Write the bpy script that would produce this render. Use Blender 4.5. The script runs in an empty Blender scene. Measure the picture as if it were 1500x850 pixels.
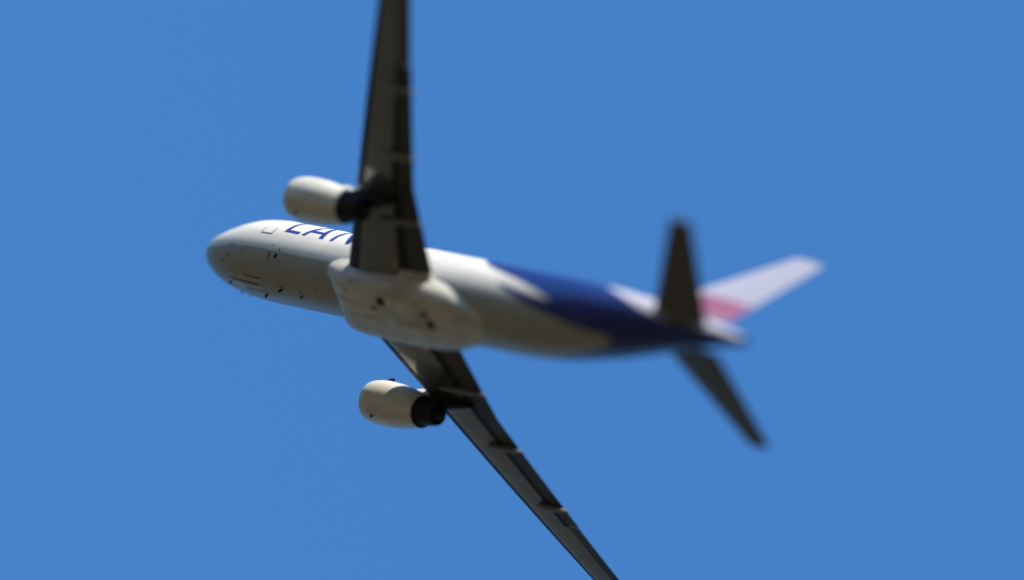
import bpy, bmesh, math, random
from mathutils import Vector, Matrix

C = bpy.context.scene
COL = C.collection
PI = math.pi
R_ = math.radians

# ------------------------------------------------------------------ camera, sky, sun, exposure
EL, ROLL = R_(49.0), R_(60.0)          # the photographer looks up with the camera tilted
fwd = Vector((0, math.cos(EL), math.sin(EL)))
rt0 = Vector((1, 0, 0))
up0 = rt0.cross(fwd)
right = rt0 * math.cos(ROLL) + up0 * math.sin(ROLL)
up = up0 * math.cos(ROLL) - rt0 * math.sin(ROLL)
CAM = Vector((0, 0, 18.0))               # a roof terrace beside the airfield

cam_d = bpy.data.cameras.new('camera')
cam = bpy.data.objects.new('camera', cam_d)
COL.objects.link(cam)
m = Matrix((right, up, -fwd)).transposed().to_4x4()
m.translation = CAM
cam.matrix_world = m
cam_d.sensor_width = 36
cam_d.lens = LENS = 371.5
cam_d.clip_start = 0.5
cam_d.clip_end = 80000
cam_d.dof.use_dof = True
cam_d.dof.focus_distance = 506.8
cam_d.dof.aperture_fstop = 0.0168
C.camera = cam

# the aircraft's attitude: rows give its aft / starboard / up axes along camera right, down, forward
RM = ((0.650185, 0.309214, 0.694008), (0.134087, 0.8524, -0.505406), (-0.747851, 0.421665, 0.512756))
OFF = (-2.7344, 0.345, 500.0)
def cam2world(v):
    return right * v[0] - up * v[1] + fwd * v[2]
axes = [cam2world((RM[0][k], RM[1][k], RM[2][k])) for k in range(3)]
PLANE = Matrix(axes).transposed().to_4x4()
PLANE.translation = CAM + cam2world(OFF)      # point (18,0,0) of the aircraft
REF = Vector((18, 0, 0))

SUN_P = Vector((0.10, -0.50, 0.86)).normalized()      # sun in aircraft axes
SUN_W = (PLANE.to_3x3() @ SUN_P).normalized()
sun_el = math.asin(SUN_W.z)
sun_az = math.atan2(SUN_W.x, SUN_W.y)

w = bpy.data.worlds.new('World')
C.world = w
w.use_nodes = True
nt = w.node_tree
bg = nt.nodes['Background']
sky = nt.nodes.new('ShaderNodeTexSky')
sky.sky_type = 'NISHITA'
sky.sun_disc = False
sky.sun_elevation = sun_el
sky.sun_rotation = sun_az
sky.altitude = 1500
sky.air_density = 1.5
sky.dust_density = 0.0
sky.ozone_density = 10.0
tint = nt.nodes.new('ShaderNodeMix')              # the photograph's deep blue colour balance
tint.data_type = 'RGBA'
tint.blend_type = 'MULTIPLY'
tint.inputs[0].default_value = 1.0
tint.inputs[7].default_value = (0.58, 0.91, 1.02, 1)
nt.links.new(sky.outputs[0], tint.inputs[6])
nt.links.new(tint.outputs[2], bg.inputs[0])
bg.inputs[1].default_value = 0.123

sd = bpy.data.lights.new('sun', 'SUN')
sd.energy = 5.0
sd.angle = R_(0.53)
sd.color = (1.0, 0.92, 0.80)
so = bpy.data.objects.new('sun', sd)
COL.objects.link(so)
so.rotation_euler = SUN_W.to_track_quat('Z', 'Y').to_euler()

C.view_settings.view_transform = 'Standard'
C.view_settings.look = 'None'
C.view_settings.exposure = 0.83
C.view_settings.gamma = 1
C.render.engine = 'CYCLES'
C.cycles.use_denoising = True
C.cycles.max_bounces = 6

# ------------------------------------------------------------------ materials
def mat(name, col, rough=0.4, metal=0.0, coat=0.0, dirt=0.0, dirt_col=None, stretch=(0.25, 1.6, 1.6), spec=0.5):
    M = bpy.data.materials.new(name)
    M.use_nodes = True
    t = M.node_tree
    b = t.nodes['Principled BSDF']
    b.inputs['Base Color'].default_value = (*col, 1)
    b.inputs['Roughness'].default_value = rough
    b.inputs['Metallic'].default_value = metal
    b.inputs['Coat Weight'].default_value = coat
    b.inputs['Specular IOR Level'].default_value = spec
    if dirt:
        tc = t.nodes.new('ShaderNodeTexCoord')
        mp = t.nodes.new('ShaderNodeMapping')
        mp.inputs['Scale'].default_value = stretch
        n = t.nodes.new('ShaderNodeTexNoise')
        n.inputs['Scale'].default_value = 1.0
        n.inputs['Detail'].default_value = 6
        n.inputs['Roughness'].default_value = 0.62
        r = t.nodes.new('ShaderNodeMapRange')
        r.inputs[1].default_value, r.inputs[2].default_value = 0.38, 0.72
        r.inputs[3].default_value, r.inputs[4].default_value = 0.0, dirt
        x = t.nodes.new('ShaderNodeMix'); x.data_type = 'RGBA'
        x.inputs[6].default_value = (*col, 1)
        x.inputs[7].default_value = (*(dirt_col or [c * 0.45 for c in col]), 1)
        t.links.new(tc.outputs['Object'], mp.inputs[0]); t.links.new(mp.outputs[0], n.inputs[0])
        t.links.new(n.outputs[0], r.inputs[0]); t.links.new(r.outputs[0], x.inputs[0])
        t.links.new(x.outputs[2], b.inputs['Base Color'])
        r2 = t.nodes.new('ShaderNodeMapRange')
        r2.inputs[3].default_value, r2.inputs[4].default_value = rough, min(1, rough + 0.25)
        t.links.new(n.outputs[0], r2.inputs[0]); t.links.new(r2.outputs[0], b.inputs['Roughness'])
    return M

def livery(name, base, layers, rough=0.32, edge=0.012, coat=0.0, dirt=0.22, dirt_col=(0.34, 0.32, 0.26), seams=False, gloss=None):
    """white paint with painted areas; each layer is (attribute, colour): painted where the attribute is above zero"""
    M = mat(name, base, rough, coat=coat, dirt=dirt, dirt_col=dirt_col, spec=0.3)
    t = M.node_tree
    b = t.nodes['Principled BSDF']
    src = b.inputs['Base Color'].links[0].from_socket
    for att, c in layers:
        a = t.nodes.new('ShaderNodeAttribute'); a.attribute_name = att
        r = t.nodes.new('ShaderNodeMapRange')
        r.inputs[1].default_value, r.inputs[2].default_value = -edge, edge
        x = t.nodes.new('ShaderNodeMix'); x.data_type = 'RGBA'
        x.inputs[7].default_value = (*c, 1)
        if att == gloss:
            gl = t.nodes.new('ShaderNodeMath'); gl.operation = 'MULTIPLY'; gl.inputs[1].default_value = 0.22
            t.links.new(r.outputs[0], gl.inputs[0]); t.links.new(gl.outputs[0], b.inputs['Coat Weight'])
        t.links.new(a.outputs['Fac'], r.inputs[0]); t.links.new(r.outputs[0], x.inputs[0])
        t.links.new(src, x.inputs[6]); src = x.outputs[2]
    if seams:                                        # circumferential skin joints
        tc = t.nodes.new('ShaderNodeTexCoord'); sp = t.nodes.new('ShaderNodeSeparateXYZ')
        t.links.new(tc.outputs['Object'], sp.inputs[0])
        q = t.nodes.new('ShaderNodeMath'); q.operation = 'PINGPONG'; q.inputs[1].default_value = 1.33
        t.links.new(sp.outputs[0], q.inputs[0])
        l = t.nodes.new('ShaderNodeMath'); l.operation = 'LESS_THAN'; l.inputs[1].default_value = 0.014
        t.links.new(q.outputs[0], l.inputs[0])
        k = t.nodes.new('ShaderNodeMath'); k.operation = 'MULTIPLY'; k.inputs[1].default_value = 0.35
        t.links.new(l.outputs[0], k.inputs[0])
        x = t.nodes.new('ShaderNodeMix'); x.data_type = 'RGBA'; x.inputs[7].default_value = (0.05, 0.048, 0.04, 1)
        t.links.new(k.outputs[0], x.inputs[0]); t.links.new(src, x.inputs[6]); src = x.outputs[2]
    t.links.new(src, b.inputs['Base Color'])
    return M

NAVY = (0.002, 0.0135, 0.108)
WHITE = (0.66, 0.63, 0.565)
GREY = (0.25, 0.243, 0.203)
CROWN = (0.45, 0.43, 0.46)
M = {}
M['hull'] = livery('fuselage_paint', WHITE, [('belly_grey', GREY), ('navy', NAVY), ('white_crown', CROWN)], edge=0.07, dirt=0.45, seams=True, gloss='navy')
M['fin'] = livery('fin_paint', (0.36, 0.36, 0.44), [('crimson', (0.30, 0.10, 0.17))], edge=0.12)
M['fairing'] = mat('fairing_paint', (0.50, 0.48, 0.42), 0.42, spec=0.3, dirt=0.8, dirt_col=(0.19, 0.18, 0.14), stretch=(0.45, 2.2, 2.2))
M['wing'] = livery('wing_paint', (0.042, 0.040, 0.034), [('exhaust_reflection', (0.016, 0.015, 0.014))], 0.45, 0.55, 1.0, 0.75, (0.03, 0.028, 0.023))
M['flap'] = livery('flap_paint', (0.040, 0.037, 0.033), [('exhaust_reflection', (0.016, 0.015, 0.014))], 0.48, 0.55, 0.0, 0.5, (0.03, 0.028, 0.024))
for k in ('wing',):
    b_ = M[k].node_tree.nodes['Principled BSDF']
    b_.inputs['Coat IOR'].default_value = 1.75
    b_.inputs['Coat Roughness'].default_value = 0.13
M['slat'] = mat('slat_dark', (0.022, 0.021, 0.02), 0.65, spec=0.2)  # leading edge coloured near-black, darker than the wing skin
M['cowl'] = mat('nacelle_paint', (0.55, 0.53, 0.465), 0.36, dirt=0.5, spec=0.3, dirt_col=(0.24, 0.22, 0.175), stretch=(0.6, 1.5, 1.5))
M['lip'] = mat('intake_lip_metal', (0.62, 0.61, 0.60), 0.28, metal=0.9)
M['nozzle'] = mat('exhaust_metal', (0.016, 0.014, 0.013), 0.6, dirt=0.5, dirt_col=(0.008, 0.007, 0.007), spec=0.15)
M['fan'] = mat('fan_metal', (0.10, 0.10, 0.11), 0.35, metal=0.7)
M['dark'] = mat('dark_rubber_and_shade', (0.012, 0.012, 0.012), 0.7, spec=0.2)  # also gives the flap slot its painted shade
M['ink'] = mat('blue_lettering_paint', (0.017, 0.02, 0.19), 0.4)
M['glass'] = mat('cockpit_glass', (0.012, 0.014, 0.018), 0.06, coat=0.4)
M['shade'] = mat('cabin_window_blind', (0.46, 0.45, 0.43), 0.3)
M['amber'] = mat('amber_lamp_glass', (0.55, 0.22, 0.03), 0.2)
M['white'] = mat('white_paint', WHITE, 0.32, coat=0.15)
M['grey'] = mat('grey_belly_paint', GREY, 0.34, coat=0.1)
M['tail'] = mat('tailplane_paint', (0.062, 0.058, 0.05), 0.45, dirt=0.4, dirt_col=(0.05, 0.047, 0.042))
M['canoe'] = mat('flap_fairing_paint', (0.15, 0.14, 0.13), 0.42, dirt=0.4)

# ------------------------------------------------------------------ helpers
def link(name, verts, faces, material, parent=None, smooth=True, mi=None, sharp=None):
    me = bpy.data.meshes.new(name)
    me.from_pydata(verts, [], faces)
    mats = material if isinstance(material, (list, tuple)) else [material]
    for x in mats: me.materials.append(x)
    if mi: me.polygons.foreach_set('material_index', mi)
    b = bmesh.new(); b.from_mesh(me)
    bmesh.ops.recalc_face_normals(b, faces=b.faces)
    b.to_mesh(me); b.free()
    if smooth:
        me.polygons.foreach_set('use_smooth', [True] * len(me.polygons))
        me.set_sharp_from_angle(angle=R_(sharp or 40))
    o = bpy.data.objects.new(name, me)
    COL.objects.link(o)
    if parent: o.parent = parent
    return o

def rings(rs, closed=True, cap0=True, cap1=True):
    """faces for a stack of equal rings"""
    n = len(rs[0]); v = [p for r in rs for p in r]; f = []
    for i in range(len(rs) - 1):
        for j in range(n if closed else n - 1):
            k = (j + 1) % n
            f.append((i * n + j, i * n + k, (i + 1) * n + k, (i + 1) * n + j))
    if closed and cap0: f.append(tuple(range(n)))
    if closed and cap1: f.append(tuple((len(rs) - 1) * n + j for j in range(n)))
    return v, f

def pchip(xs, ys):
    n = len(xs); h = [xs[i+1]-xs[i] for i in range(n-1)]; d = [(ys[i+1]-ys[i])/h[i] for i in range(n-1)]
    mm = [0.0]*n; mm[0], mm[-1] = d[0], d[-1]
    for i in range(1, n-1):
        if d[i-1]*d[i] > 0:
            w1, w2 = 2*h[i]+h[i-1], h[i]+2*h[i-1]
            mm[i] = (w1+w2)/(w1/d[i-1]+w2/d[i])
    def f(x):
        if x <= xs[0]: return ys[0]
        if x >= xs[-1]: return ys[-1]
        i = 0
        while x > xs[i+1]: i += 1
        t = (x-xs[i])/h[i]
        return ((1+2*t)*(1-t)**2*ys[i] + t*(1-t)**2*h[i]*mm[i] + t*t*(3-2*t)*ys[i+1] + t*t*(t-1)*h[i]*mm[i+1])
    return f

def P(v): return Vector(v) - REF       # aircraft drawing coordinates -> the root's local space

# ------------------------------------------------------------------ ground (below the frame; it lights the belly)
def make_ground():
    rr = [0, 60, 200, 600, 2000, 6000, 15000, 30000]; n = 64
    v = [(0, 0, 0)]; f = []
    for r in rr[1:]:
        for k in range(n): v.append((r*math.cos(2*PI*k/n), r*math.sin(2*PI*k/n), 0))
    for k in range(n): f.append((0, 1+k, 1+(k+1) % n))
    for i in range(len(rr)-2):
        for k in range(n):
            a = 1+i*n; b = a+n; k2 = (k+1) % n
            f.append((a+k, b+k, b+k2, a+k2))
    G = bpy.data.materials.new('dry_grassland'); G.use_nodes = True
    t = G.node_tree; b = t.nodes['Principled BSDF']; b.inputs['Roughness'].default_value = 0.9
    tc = t.nodes.new('ShaderNodeTexCoord'); n1 = t.nodes.new('ShaderNodeTexNoise'); n1.inputs['Scale'].default_value = 0.012; n1.inputs['Detail'].default_value = 8
    cr = t.nodes.new('ShaderNodeValToRGB')
    cr.color_ramp.elements[0].position = 0.35; cr.color_ramp.elements[0].color = (0.030, 0.0245, 0.010, 1)
    cr.color_ramp.elements[1].position = 0.68; cr.color_ramp.elements[1].color = (0.085, 0.066, 0.032, 1)
    t.links.new(tc.outputs['Object'], n1.inputs[0]); t.links.new(n1.outputs[0], cr.inputs[0]); t.links.new(cr.outputs[0], b.inputs[0])
    o = link('ground', v, f, G, smooth=False)
    o['kind'] = 'structure'
make_ground()

# unseen ring of hills added to darken horizon reflections and low sky fill
def make_added_hills():
    rnd = random.Random(4)
    n = 240
    ph = [(k, rnd.uniform(0, 2*PI), rnd.uniform(.4, 1)/k**.6) for k in (3, 5, 8, 13, 21, 34, 55)]
    rs = []
    for r, hk in ((9000, -5), (10500, .22), (12000, .6), (13500, 1.0), (15500, .75), (18000, -5)):
        ring = []
        for i in range(n):
            a = 2*PI*i/n
            h = 1500+sum(330*am*math.sin(k*a+p+r*k*2e-5) for k, p, am in ph)
            ring.append((r*math.cos(a), r*math.sin(a), max(hk*h, -5) if hk > 0 else -5))
        rs.append(ring)
    v, f = rings(rs, cap0=False, cap1=False)
    o = link('added_hills', v, f, mat('added_hill_scrub', (0.085, 0.068, 0.042), 0.9, dirt=0.7, dirt_col=(0.035, 0.035, 0.018), stretch=(.0012, .0012, .0012), spec=0.1), smooth=False)
    o['kind'] = 'structure'
make_added_hills()

# ------------------------------------------------------------------ the aircraft
root = bpy.data.objects.new('airliner', None)
COL.objects.link(root)
root.matrix_world = PLANE
root['label'] = 'white twin engine airliner with navy blue tail flying overhead in clear blue sky'
root['category'] = 'airplane'

# ---- fuselage
FX  = [0.0, 0.06, 0.25, 0.6, 1.2, 1.8, 2.4, 3.0, 3.8, 4.6, 5.6, 6.6, 23.0, 24.5, 26.0, 28.0, 30.0, 32.0, 34.0, 35.6, 36.8, 37.35]
FT  = [-.43, -.20, 0.02, .26, .56, .85, 1.28, 1.62, 1.88, 2.0, 2.06, 2.07, 2.07, 2.07, 2.07, 2.06, 2.02, 1.95, 1.82, 1.66, 1.48, 1.38]
FB  = [-.43, -.66, -.94, -1.2, -1.48, -1.67, -1.81, -1.91, -2.0, -2.05, -2.07, -2.07, -2.07, -2.03, -1.86, -1.42, -.86, -.28, .25, .62, .87, .98]
FW  = [0.0, .25, .52, .82, 1.13, 1.37, 1.55, 1.69, 1.83, 1.91, 1.96, 1.975, 1.975, 1.975, 1.94, 1.80, 1.54, 1.20, .80, .50, .28, .18]
FX = [x+0.22*max(0, 1-x/5.6) for x in FX]
fT, fB, fW = pchip(FX, FT), pchip(FX, FB), pchip(FX, FW)
def surf(x, phi, off=0.0):
    """point on the fuselage skin; phi 0 = top, +90 deg = port, 180 = keel"""
    zc, hz, hw = (fT(x)+fB(x))/2, (fT(x)-fB(x))/2+off, fW(x)+off
    return Vector((x, -hw*math.sin(phi), zc+hz*math.cos(phi)))
def phi_z(x, z):
    zc, hz = (fT(x)+fB(x))/2, (fT(x)-fB(x))/2
    return math.acos(max(-1, min(1, (z-zc)/hz)))

def sdist(poly, x, y):
    """signed distance to a polygon, positive inside"""
    ins = False; d = 1e9; n = len(poly)
    for i in range(n):
        x1, y1 = poly[i]; x2, y2 = poly[(i+1) % n]
        if (y1 > y) != (y2 > y) and x < (x2-x1)*(y-y1)/(y2-y1)+x1: ins = not ins
        dx, dy = x2-x1, y2-y1
        t = max(0, min(1, ((x-x1)*dx+(y-y1)*dy)/(dx*dx+dy*dy)))
        d = min(d, math.hypot(x-x1-t*dx, y-y1-t*dy))
    return d if ins else -d

# painted areas in (x, |phi| in degrees/30) so both directions are roughly metres
def soften(poly, n=2):
    for _ in range(n):
        q = []
        for (x1, y1), (x2, y2) in zip(poly, poly[1:]+poly[:1]):
            q += [(x1*.75+x2*.25, y1*.75+y2*.25), (x1*.25+x2*.75, y1*.25+y2*.75)]
        poly = q
    return poly
NAVY_POLY = soften([(18.8, -1), (19.1, .8), (19.7, 1.8), (20.9, 2.6), (22.6, 2.95), (24.4, 3.3), (26.6, 3.95), (26.5, 4.02), (24.4, 3.72), (22.4, 3.45), (23.4, 3.85), (26.7, 4.68), (28.55, 5.27), (30.3, 5.75), (30.4, 7), (42, 7), (42, -1)])
CROWN_POLY = soften([(27.6, -1), (27.9, 1.4), (28.5, 2.05), (30.1, 2.8), (31.5, 3.5), (32.7, 3.95), (34, 4.05), (35.1, 3.8), (36.9, 3.75), (42, 3.6), (42, -1)])
def make_fuselage():
    xs = [0.2201, .224, .232, .245, .26, .28, .32, .25, .36, .48, .6, .75, .9, 1.05, 1.2, 1.4, 1.6, 1.8, 2, 2.2, 2.4, 2.7, 3, 3.4, 3.8, 4.2, 4.6, 5.1, 5.6, 6.1, 6.6]
    xs.sort(); x = 7.4
    while x < 19: xs.append(x); x += 0.8
    x = 19.0
    while x < 37.3: xs.append(x); x += 0.16
    xs.append(37.35)
    n = 120
    rs = [[P(surf(x, 2*PI*k/n)) for k in range(n)] for x in xs]
    v, f = rings(rs)
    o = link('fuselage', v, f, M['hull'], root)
    me = o.data
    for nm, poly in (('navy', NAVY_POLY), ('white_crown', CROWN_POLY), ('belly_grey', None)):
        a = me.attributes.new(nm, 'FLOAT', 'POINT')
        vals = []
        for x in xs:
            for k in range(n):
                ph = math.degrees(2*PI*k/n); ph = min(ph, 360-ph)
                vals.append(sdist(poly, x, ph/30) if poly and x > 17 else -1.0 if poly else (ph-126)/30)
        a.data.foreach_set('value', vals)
    return o
fus = make_fuselage()

def patch(name, x0, x1, p0, p1, material, off=0.004, parent=None, nx=8, nphi=10, border=None, rim_of=None):
    """a thin plate that follows the skin between two stations and two angles; border = width of a dark rim"""
    v = []; f = []; mi = []
    for lay, o_ in enumerate((off, -0.02)):
        for i in range(nx+1):
            for j in range(nphi+1):
                v.append(P(surf(x0+(x1-x0)*i/nx, p0+(p1-p0)*j/nphi, o_)))
    N = (nx+1)*(nphi+1)
    ix = lambda i, j: i*(nphi+1)+j
    for i in range(nx):
        for j in range(nphi):
            f.append((ix(i, j), ix(i+1, j), ix(i+1, j+1), ix(i, j+1)))
            rim = border and (rim_of(i, j) if rim_of else (i in (0, nx-1) or j in (0, nphi-1)))
            mi.append(1 if rim else 0)
    edge = [ix(i, 0) for i in range(nx+1)] + [ix(nx, j) for j in range(1, nphi+1)] + [ix(i, nphi) for i in range(nx-1, -1, -1)] + [ix(0, j) for j in range(nphi-1, 0, -1)]
    for a, b in zip(edge, edge[1:]+edge[:1]):
        f.append((a, b, b+N, a+N)); mi.append(1 if border else 0)
    return link(name, v, f, material, parent or fus, mi=mi)

def paint(o):
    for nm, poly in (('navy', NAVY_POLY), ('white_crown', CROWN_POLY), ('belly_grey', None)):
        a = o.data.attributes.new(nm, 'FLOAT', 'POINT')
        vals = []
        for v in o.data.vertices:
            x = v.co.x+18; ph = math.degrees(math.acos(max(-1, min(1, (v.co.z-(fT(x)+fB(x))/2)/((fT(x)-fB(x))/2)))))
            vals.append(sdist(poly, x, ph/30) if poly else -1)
        a.data.foreach_set('value', vals)
# doors
for sgn in (1, -1):
    for (x0, x1, z0, z1) in ((5.0, 5.82, -0.46, 1.38), (30.0, 30.78, -0.46, 1.34)):
        xm = (x0+x1)/2
        d = patch('door', x0, x1, sgn*phi_z(xm, z1), sgn*phi_z(xm, z0), [M['white'] if x0 < 20 else M['hull'], M['dark']], 0.006, nx=16, nphi=30, border=True, rim_of=lambda i, j: j == 29 or (i in (0, 15) and j > 22))
        if x0 > 20: paint(d)
# cabin windows
for sgn in (1, -1):
    for k in range(18):
        x = 7.0 + k*0.635
        p = phi_z(x, 0.52)
        patch('cabin_window', x-0.11, x+0.11, sgn*(p-0.075), sgn*(p+0.075), M['shade'] if x < 19.5 else M['glass'], 0.003, nx=2, nphi=2)
# cockpit windows
for sgn in (1, -1):
    for (x0, x1, a0, a1) in ((1.75, 2.45, 4, 42), (2.05, 2.75, 46, 68), (2.65, 3.25, 50, 68)):
        patch('cockpit_window', x0, x1, sgn*R_(a0), sgn*R_(a1), M['glass'], 0.006, nx=6, nphi=8)

# lettering: strokes drawn flat, then wrapped on the skin (u along the hull, s up the side, metres)
def strokes(name, quads, x0, s0, parent, material):
    v = []; f = []
    def put(u, s, off):
        x = x0+u
        return P(surf(x, PI/2-(s0+s)/2.03, off))
    for q in quads:
        n, k = 14, 4
        b = len(v)
        for off in (0.007, -0.01):
            for i in range(n+1):
                for j in range(k+1):
                    t, w_ = i/n, j/k
                    ax = q[0][0]+(q[1][0]-q[0][0])*w_; ay = q[0][1]+(q[1][1]-q[0][1])*w_
                    bx = q[3][0]+(q[2][0]-q[3][0])*w_; by = q[3][1]+(q[2][1]-q[3][1])*w_
                    v.append(put(ax+(bx-ax)*t, ay+(by-ay)*t, off))
        N = (n+1)*(k+1)
        ix = lambda i, j: b+i*(k+1)+j
        for i in range(n):
            for j in range(k):
                f.append((ix(i, j), ix(i+1, j), ix(i+1, j+1), ix(i, j+1)))
        e = [ix(i, 0) for i in range(n+1)]+[ix(n, j) for j in range(1, k+1)]+[ix(i, k) for i in range(n-1, -1, -1)]+[ix(0, j) for j in range(k-1, 0, -1)]
        for a, c in zip(e, e[1:]+e[:1]): f.append((a, c, c+N, a+N))
    return link(name, v, f, material, parent)
Hh = 2.0
LET = {
 'L': [((0, 0), (.24, 0), (.24, Hh), (0, Hh)), ((.24, 0), (.24, .20), (1.05, .20), (1.05, 0))],
 'A': [((0, 0), (.27, 0), (.92, Hh), (.70, Hh)), ((1.30, 0), (1.62, 0), (.92, Hh), (.70, Hh)), ((.36, .34), (.44, .56), (1.18, .56), (1.22, .34))],
 'N': [((0, 0), (.25, 0), (.25, Hh), (0, Hh)), ((1.18, 0), (1.43, 0), (.25, Hh), (0, Hh)), ((1.18, 0), (1.43, 0), (1.43, Hh), (1.18, Hh))],
}
for ch, x0 in (('L', 6.53), ('A', 7.80), ('N', 9.90)):
    strokes('letter', LET[ch], x0-0.06, -0.14, fus, M['ink'])

# small fittings on the skin
def blade(name, x, phi, length, height, thick, parent, material, lean=0.4):
    rs = []
    for h in (-0.05, height*0.5, height):
        t = max(0, h)/height
        c = P(surf(x+lean*height*t, phi, h))
        l = length*(1-0.45*t); w_ = thick*(1-0.5*t)
        tang = (surf(x, phi+0.02)-surf(x, phi-0.02)).normalized()
        rs.append([c+Vector((-l/2, 0, 0)), c+tang*w_/2, c+Vector((l/2, 0, 0)), c-tang*w_/2])
    v, f = rings(rs)
    return link(name, v, f, material, parent, smooth=False)
blade('blade_antenna', 7.4, PI, 0.34, 0.28, 0.05, fus, M['dark'])
blade('blade_antenna', 10.0, 0, 0.34, 0.3, 0.05, fus, M['white'])
blade('blade_antenna', 15.0, 0, 0.34, 0.3, 0.05, fus, M['white'])
blade('drain_mast', 8.9, R_(184), 0.2, 0.22, 0.04, fus, M['dark'])
blade('drain_mast', 24.6, R_(176), 0.22, 0.24, 0.05, fus, M['dark'])
for ph, x in ((127, 3.42), (142, 3.32), (154, 2.82), (134, 4.35), (233, 3.42), (218, 3.32)):
    blade('air_probe', x, R_(ph), 0.17, 0.11, 0.06, fus, M['dark'], 0.2)
for x, ph, w_, h_ in ((6.95, 133.5, .20, 3.2), (6.45, 134, .09, 3.4), (6.5, 139, .07, 1.2), (7.05, 124, .1, 1.2), (6.45, 120, .06, 1), (7.3, 140, .06, 1), (7.38, 176, .07, 1.2), (8.87, 178, .08, 1.4), (10.2, 168, .08, 1.4), (9.9, 150, .05, .9)):
    patch('port_cover', x-w_/2, x+w_/2, R_(ph-h_), R_(ph+h_), M['dark'], 0.004, nx=2, nphi=4)
blade('blade_antenna', 3.3, R_(188), 0.2, 0.2, 0.05, fus, M['dark'])
blade('blade_antenna', 5.9, R_(197), 0.25, 0.2, 0.05, fus, M['dark'])
# nose gear bay doors
for sgn in (1, -1):
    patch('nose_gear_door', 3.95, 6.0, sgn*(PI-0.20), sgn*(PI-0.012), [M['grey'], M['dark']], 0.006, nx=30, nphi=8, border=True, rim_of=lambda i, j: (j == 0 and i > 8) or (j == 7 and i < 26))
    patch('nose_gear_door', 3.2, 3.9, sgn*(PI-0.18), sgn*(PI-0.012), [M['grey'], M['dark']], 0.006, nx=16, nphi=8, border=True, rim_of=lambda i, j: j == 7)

# ---- belly fairing
BSPOTS = [(15.78, 156, .58, 7.5), (15.16, 169, .28, 3.5), (18.85, 163, .42, 4), (19.05, 177, .5, 4.5), (18.6, 170, .12, 1.5), (13.5, 127, .12, 2.5), (13.0, 150, .12, 2), (17.2, 140, .1, 1.5)]
M['seam'] = mat('door_seam', (0.16, 0.15, 0.125), 0.6)
BX = [10.9, 10.97, 11.12, 11.35, 11.7, 12.1, 12.7, 13.6, 17.0, 18.5, 19.8, 21.0, 22.2, 23.4]
BW = [0.5, .95, 1.32, 1.56, 1.72, 1.78, 1.80, 1.80, 1.80, 1.76, 1.58, 1.22, .82, 0.5]
BB = [-1.6, -1.92, -2.12, -2.27, -2.40, -2.49, -2.56, -2.62, -2.62, -2.57, -2.42, -2.22, -2.07, -1.96]
BT = [-1.2, -.92, -.62, -.38, -.18, -.08, -.05, -.1, -.25, -.32, -.6, -1.0, -1.4, -1.65]
bW, bB, bT = pchip(BX, BW), pchip(BX, BB), pchip(BX, BT)
def bsurf(x, phi, off=0.0):
    zc, hz, hw = (bT(x)+bB(x))/2, (bT(x)-bB(x))/2+off, bW(x)+off
    c, s = math.cos(phi), math.sin(phi); e = 2/2.7
    sweep = (1.25*max(0, -c)-0.42)*max(0, 1-(x-10.9)/3.2)**1.3      # the front edge rakes aft towards the keel
    return Vector((x+sweep, -hw*math.copysign(abs(s)**e, s), zc+hz*math.copysign(abs(c)**e, c)))
xs = [10.9, 10.915, 10.935, 10.97, 11.03, 11.12, 11.22, 11.35, 11.5, 11.8, 12.2, 12.8, 13.5, 14.5, 15.5, 16.5, 17.0, 17.7, 18.5, 19.2, 19.8, 20.4, 21, 21.5, 22, 22.4, 22.8, 23.1, 23.4]
v, f = rings([[P(bsurf(x, 2*PI*k/96)) for k in range(96)] for x in xs])
fair = link('belly_fairing', v, f, M['fairing'], root, sharp=60)

def bpatch(name, x0, x1, p0, p1, material, off=0.005, nx=6, nphi=6, border=False):
    global surf
    keep = surf; surf = bsurf
    o = patch(name, x0, x1, p0, p1, material, off, fair, nx, nphi, border)
    surf = keep
    return o
for x, ph, l, h in BSPOTS:
    bpatch('air_outlet', x-l/2, x+l/2, R_(ph-h), R_(ph+h), M['dark'])
for sgn in (1, -1):
    bpatch('main_gear_door', 16.6, 18.5, sgn*(PI-.62), sgn*(PI-.015), [M['fairing'], M['seam']], 0.004, 40, 30, border=True)

# ---- aerofoil pieces
def foil(t, tc, camber):
    yt = 5*tc*(0.2969*math.sqrt(t)-0.1260*t-0.3516*t*t+0.2843*t**3-0.1036*t**4)
    yc = camber*(4*t*(1-t))*(0.6+0.8*t)
    return yc+yt, yc-yt
def foil_piece(name, plan, a, b, u0, u1, material, parent, nu=10, nc=14, camber=0.012, gap=0.0, sharp=50):
    """closed slice of a lifting surface: chord fraction a..b, span parameter u0..u1; plan(u) -> leading edge, chord, t/c, thickness direction"""
    cc = [a+(b-a)*(0.5-0.5*math.cos(PI*i/nc)) if a == 0 or b == 1 else a+(b-a)*i/nc for i in range(nc+1)]
    rs = []
    for k in range(nu+1):
        le, ch, tc, nrm = plan(u0+(u1-u0)*k/nu)
        upper = [(t, foil(t, tc, camber)[0]) for t in reversed(cc)]
        lower = [(t, foil(t, tc, camber)[1]) for t in cc]
        pts = upper+(lower[1:] if a == 0 else lower)
        if b == 1: pts = pts[:-1]
        rs.append([P(le+Vector((ch*t, 0, 0))+nrm*(ch*h)) for t, h in pts])
    v, f = rings(rs)
    return link(name, v, f, material, parent, sharp=sharp)

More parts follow.
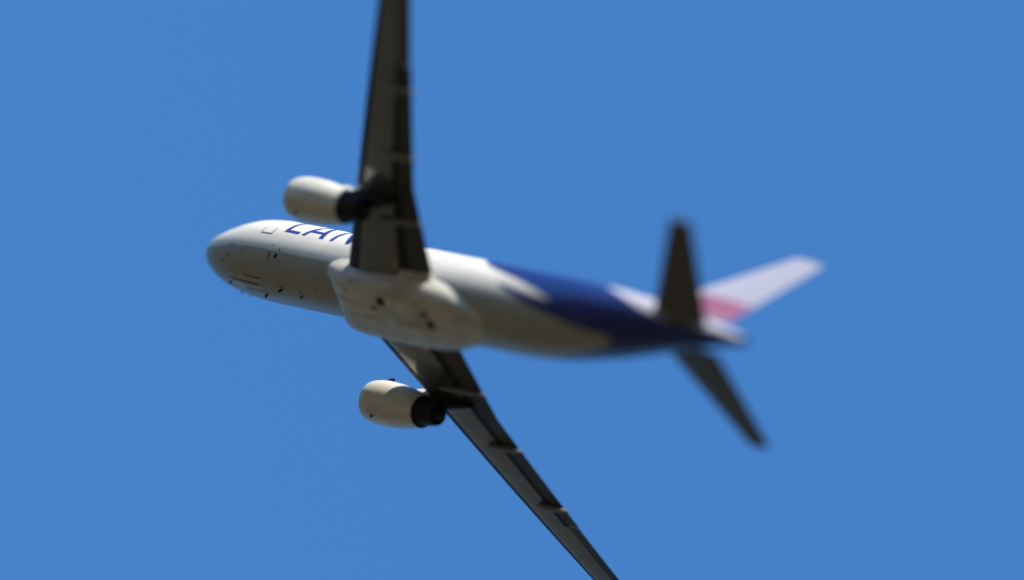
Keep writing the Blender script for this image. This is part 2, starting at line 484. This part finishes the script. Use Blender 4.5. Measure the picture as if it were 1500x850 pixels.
# ---- wings
LE0, TE0, TEK, LET_, TET = 12.58, 18.47, 18.62, 19.56, 21.72
WZ0, WZT = -1.17, 1.2
def wing_plan(s):
    def plan(y):
        t = (y-2.0)/14.9
        le = LE0+(LET_-LE0)*t
        te = TE0+(TEK-TE0)*(y-2)/4.4 if y < 6.4 else TEK+(TET-TEK)*(y-6.4)/10.5
        z = WZ0+(WZT-WZ0)*(0.82*t+0.18*t*abs(t))
        tc = 0.150-0.035*min(1, max(0, (y-2)/4.4))-0.008*max(0, (y-6.4)/10.5)
        return Vector((le, s*y, z)), te-le, tc, Vector((0, 0, 1))
    return plan
def wing_low(s, y, t):
    le, ch, tc, n = wing_plan(s)(y)
    return le+Vector((ch*t, 0, ch*foil(t, tc, 0.012)[1]))

def canoe(name, s, y, parent):
    le, ch, tc, n = wing_plan(s)(y)
    x0, x1 = le.x+ch*0.42, le.x+ch+0.80
    zw0, zw1 = wing_low(s, y, .42).z, wing_low(s, y, 1).z
    rs = []
    for i in range(17):
        t = i/16
        r = math.sin(PI*min(1, t*1.02+0.0))**0.55 if t < .45 else (1-((t-.45)/.55)**1.7)
        r = max(r, 0.03)
        x = x0+(x1-x0)*t
        zc = zw0+(zw1-zw0)*min(1, t*1.15)-0.10-0.05*t
        rs.append([P((x, s*y+0.13*r*math.cos(2*PI*k/16), zc-0.02+0.20*r*math.sin(2*PI*k/16))) for k in range(16)])
    v, f = rings(rs)
    return link(name, v, f, M['canoe'], parent)

def make_wing(s):
    pl = wing_plan(s)
    ext = lambda y0, y1: None
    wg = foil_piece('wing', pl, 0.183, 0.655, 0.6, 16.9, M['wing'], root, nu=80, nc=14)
    foil_piece('flap_cove_shade', pl, 0.658, 0.786, 2.13, 12.78, M['dark'], wg, nu=40, nc=4)  # solid strip coloured black in place of the slot's shadow
    foil_piece('fixed_panel', pl, 0.658, 0.745, 0.6, 2.1, M['fairing'], wg, nu=4, nc=4)
    foil_piece('fixed_panel', pl, 0.658, 0.745, 12.82, 16.9, M['wing'], wg, nu=8, nc=4)
    # fixed leading edge at the root, then five slats
    foil_piece('fixed_leading_edge', pl, 0, 0.180, 0.6, 2.72, M['slat'], wg, nu=10)
    foil_piece('slat', pl, 0, 0.180, 2.76, 5.35, M['slat'], wg, nu=8)
    foil_piece('fixed_leading_edge', pl, 0, 0.180, 5.38, 6.14, M['wing'], wg, nu=3)
    for y0, y1 in ((6.17, 8.7), (8.73, 11.3), (11.33, 13.9), (13.93, 16.5)):
        foil_piece('slat', pl, 0, 0.180, y0, y1, M['slat'], wg, nu=6)
    foil_piece('fixed_leading_edge', pl, 0, 0.180, 16.53, 16.9, M['wing'], wg, nu=2)
    foil_piece('fixed_trailing_edge', pl, 0.749, 1, 0.6, 2.1, M['fairing'], wg, nu=4)
    def flap_pl(y):                                   # flaps a touch extended: aft and down
        le, ch, tc, n = pl(y)
        return le+Vector((0.042*ch, 0, -0.008*ch)), ch, tc, n
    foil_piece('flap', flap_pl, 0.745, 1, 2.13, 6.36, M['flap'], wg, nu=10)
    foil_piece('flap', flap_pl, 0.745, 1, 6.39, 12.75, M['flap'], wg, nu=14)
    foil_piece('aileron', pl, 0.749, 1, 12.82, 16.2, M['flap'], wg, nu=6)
    foil_piece('fixed_trailing_edge', pl, 0.749, 1, 16.23, 16.9, M['wing'], wg, nu=2)
    for y in (4.7, 8.1, 11.6): canoe('flap_track_fairing', s, y, wg)
    # tip fence
    le, ch, tc, n = pl(16.9)
    rs = []
    for h, x0, x1 in ((-0.75, 1.35, 1.95), (-0.3, .5, 1.95), (0, .1, 1.9), (0.3, .6, 2.05), (0.85, 1.5, 2.2)):
        rs.append([P(le+Vector((x0, s*0.03, h))), P(le+Vector(((x0+x1)/2, s*0.075, h))), P(le+Vector((x1, s*0.03, h))), P(le+Vector(((x0+x1)/2, -s*0.01, h)))])
    v, f = rings(rs)
    link('wingtip_fence', v, f, M['wing'], wg, smooth=False)
    # amber lamp in the wing root
    q = wing_low(s, 2.35, 0.62)
    v, f = rings([[P(q+Vector((0.16*k_*math.cos(2*PI*k/12), 0.10*k_*math.sin(2*PI*k/12), dz))) for k in range(12)] for k_, dz in ((1, 0.05), (1, -0.02), (0.7, -0.06), (0.2, -0.08))])
    link('root_lamp', v, f, M['amber'], wg)
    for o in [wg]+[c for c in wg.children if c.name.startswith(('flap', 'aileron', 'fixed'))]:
        a = o.data.attributes.new('exhaust_reflection', 'FLOAT', 'POINT')
        a.data.foreach_set('value', [sdist(EXHAUST_REFLECTION, v.co.x+18, abs(v.co.y)) for v in o.data.vertices])
    return wg
EXHAUST_REFLECTION = [(15.6, 5.5), (17, 5.2), (22, 4.9), (22, 6.8), (17, 6.3), (15.6, 6.1)]  # dark exhaust reflection painted onto the wing behind each pylon
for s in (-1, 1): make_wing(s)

# ---- engines
EX, EY, EZ = 11.33, 5.68, -1.97
def lathe(name, prof, cx, cy, cz, material, parent, n=56, cap0=False, cap1=False, sharp=35):
    v, f = rings([[P((cx+x, cy+r*math.cos(2*PI*k/n), cz+r*math.sin(2*PI*k/n)+dz)) for k in range(n)] for x, r, dz in [(p+(0,))[:3] for p in prof]], cap0=cap0, cap1=cap1)
    return link(name, v, f, material, parent, sharp=sharp)
def make_engine(s):
    cy = s*EY
    outer = [(0.10, .955), (0.3, 1.02), (0.6, 1.065), (1.0, 1.09), (1.5, 1.085), (2.0, 1.06), (2.5, 1.01), (2.95, .95), (3.4, .875), (3.75, .81)]
    inner = [(3.75, .79), (3.1, .83), (2.4, .9), (1.2, .88), (0.6, .86), (0.25, .85), (0.12, .875)]
    e = lathe('engine', outer+inner+[outer[0]], EX, cy, EZ, M['cowl'], root)
    lathe('intake_lip', [(0.10, .966), (0.05, .95), (0.015, .93), (0, .908), (0.02, .888), (0.06, .876), (0.12, .868), (0.11, .92), (0.10, .966)], EX, cy, EZ, M['lip'], e)
    lathe('core_cowl', [(2.5, .74), (3.2, .72), (3.8, .68), (4.4, .61), (4.85, .53), (4.86, .49), (4.0, .46)], EX, cy, EZ, M['nozzle'], e)
    lathe('exhaust_cone', [(4.0, .40), (4.6, .34), (5.0, .22), (5.3, .03)], EX, cy, EZ, M['nozzle'], e, cap0=True, cap1=True)
    lathe('spinner', [(0.62, .02), (0.68, .09), (0.8, .18), (1.0, .28)], EX, cy, EZ, M['fan'], e, cap0=True, cap1=True)
    # fan disc with blades
    v = []; f = []
    for k in range(24):
        a = 2*PI*k/24
        b = len(v)
        for r, tw in ((.25, .9), (.55, .6), (.86, .35)):
            for du in (-1, 1):
                ca, sa = math.cos(a+du*0.10), math.sin(a+du*0.10)
                v.append(P((EX+1.0+du*0.09*tw, cy+r*ca, EZ+r*sa)))
        f += [(b, b+1, b+3, b+2), (b+2, b+3, b+5, b+4)]
    b = len(v)
    for k in range(48): v.append(P((EX+1.25, cy+.885*math.cos(2*PI*k/48), EZ+.885*math.sin(2*PI*k/48))))
    f.append(tuple(range(b, b+48)))
    link('fan', v, f, M['fan'], e, smooth=False)
    b0 = len(v)
    v, f = rings([[P((EX+2.45+dx, cy+.9*math.cos(2*PI*k/48), EZ+.9*math.sin(2*PI*k/48))) for k in range(48)] for dx in (0, 0.05)])
    link('bypass_duct', v, f, M['dark'], e, smooth=False)
    # pylon from the cowl's crown to the wing's underside
    secs = []
    for x, z0, z1, hw in ((1.1, 0.9, 1.10, .03), (1.7, .72, 1.25, .18), (2.5, .62, 1.42, .29), (3.30, .52, 1.48, .31), (3.31, .55, 1.48, .30), (3.5, .58, 1.45, .27), (3.9, .60, 1.45, .24), (4.6, .66, 1.4, .21), (5.4, .82, 1.3, .14), (6.2, 1.0, 1.25, .03)):
        x_ = EX+x
        le, ch, tc, n = wing_plan(s)(EY)
        t = (x_-le.x)/ch
        ztop = EZ+z1 if t < 0.03 else wing_low(s, EY, min(t, .7)).z+0.06
        zb = min(EZ+z0, ztop-0.05)
        secs.append([P((x_, cy-hw, zb+.08)), P((x_, cy, zb)), P((x_, cy+hw, zb+.08)), P((x_, cy+hw, ztop-.10)), P((x_, cy, ztop)), P((x_, cy-hw, ztop-.10))])
    v, f = rings(secs[:4])
    link('pylon', v, f, M['cowl'], e, sharp=50)
    v, f = rings(secs[4:])
    link('pylon_fairing', v, f, M['nozzle'], e, sharp=50)
    # strake on the inboard side
    a = R_(48)
    d = Vector((0, -s*math.cos(a), math.sin(a))); tt = Vector((0, math.sin(a)*s, math.cos(a)))
    c0 = Vector((EX, cy, EZ))
    v = []; f = []
    prof = [(0.45, 1.02), (0.8, 1.22), (1.05, 1.27), (1.12, 1.06)]
    for side in (-1, 1):
        for x, h in prof: v.append(P(c0+Vector((x, 0, 0))+d*h+tt*0.02*side))
    f = [(0, 1, 2, 3), (7, 6, 5, 4)]+[(i, (i+1) % 4, 4+(i+1) % 4, 4+i) for i in range(4)]
    link('strake', v, f, M['dark'], e, smooth=False)
    v, f = rings([[P((EX+x0+lx*u, cy+0.05*q*u, EZ+z)) for u, q in ((1, 0), (.3, 1), (-1, 0), (.3, -1))] for x0, lx, z in ((1.1, .16, -1.05), (1.16, .13, -1.16), (1.22, .09, -1.24))])
    link('drain_mast', v, f, M['dark'], e, smooth=False)
    return e
for s in (-1, 1): make_engine(s)

# ---- tailplanes
def make_tailplane(s):
    def pl(y):
        t = y/6.2
        return Vector((31.4+(34.9-31.4)*t, s*y, 0.66+0.68*t)), 4.1+(1.42-4.1)*t, 0.105, Vector((0, 0, 1))
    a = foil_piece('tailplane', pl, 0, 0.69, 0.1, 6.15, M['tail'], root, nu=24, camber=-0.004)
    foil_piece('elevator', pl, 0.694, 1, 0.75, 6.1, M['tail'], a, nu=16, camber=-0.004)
for s in (-1, 1): make_tailplane(s)

# ---- fin
def fin_plan(z):
    if z < 2.6:
        t = (z-1.2)/1.4
        le = 27.2+(30.0-27.2)*max(0, (z-1.85)/0.75)**0.7 if z > 1.85 else 27.2
    else:
        le = 30.0+(34.35-30.0)*(z-2.6)/(7.98-2.6)
    te = 35.0+(36.3-35.0)*(z-1.6)/(7.98-1.6)
    return Vector((le, 0, z)), te-le, 0.10*min(1, 4.6/(te-le)), Vector((0, 1, 0))
def fin_attr(o, plan_polys):
    for nm, poly in plan_polys:
        a = o.data.attributes.new(nm, 'FLOAT', 'POINT')
        a.data.foreach_set('value', [sdist(poly, v.co.x+18, v.co.z) for v in o.data.vertices])
CRIMSON = [(31.2, 2.35), (36.2, 2.35), (36.4, 3.7), (32.3, 3.7)]
fin = foil_piece('tail_fin', fin_plan, 0, 0.70, 1.3, 7.75, M['fin'], root, nu=90, nc=40, camber=0)
fin_attr(fin, (('crimson', CRIMSON),))
rud = foil_piece('rudder', fin_plan, 0.704, 1, 2.25, 7.7, M['fin'], fin, nu=80, nc=20, camber=0)
fin_attr(rud, (('crimson', CRIMSON),))
# tail cone exhaust
lathe('exhaust_outlet', [(37.3, .205), (37.5, .19), (37.5, .14), (37.3, .14)], 0, 0, 1.18, M['nozzle'], fus, n=32, cap1=True)
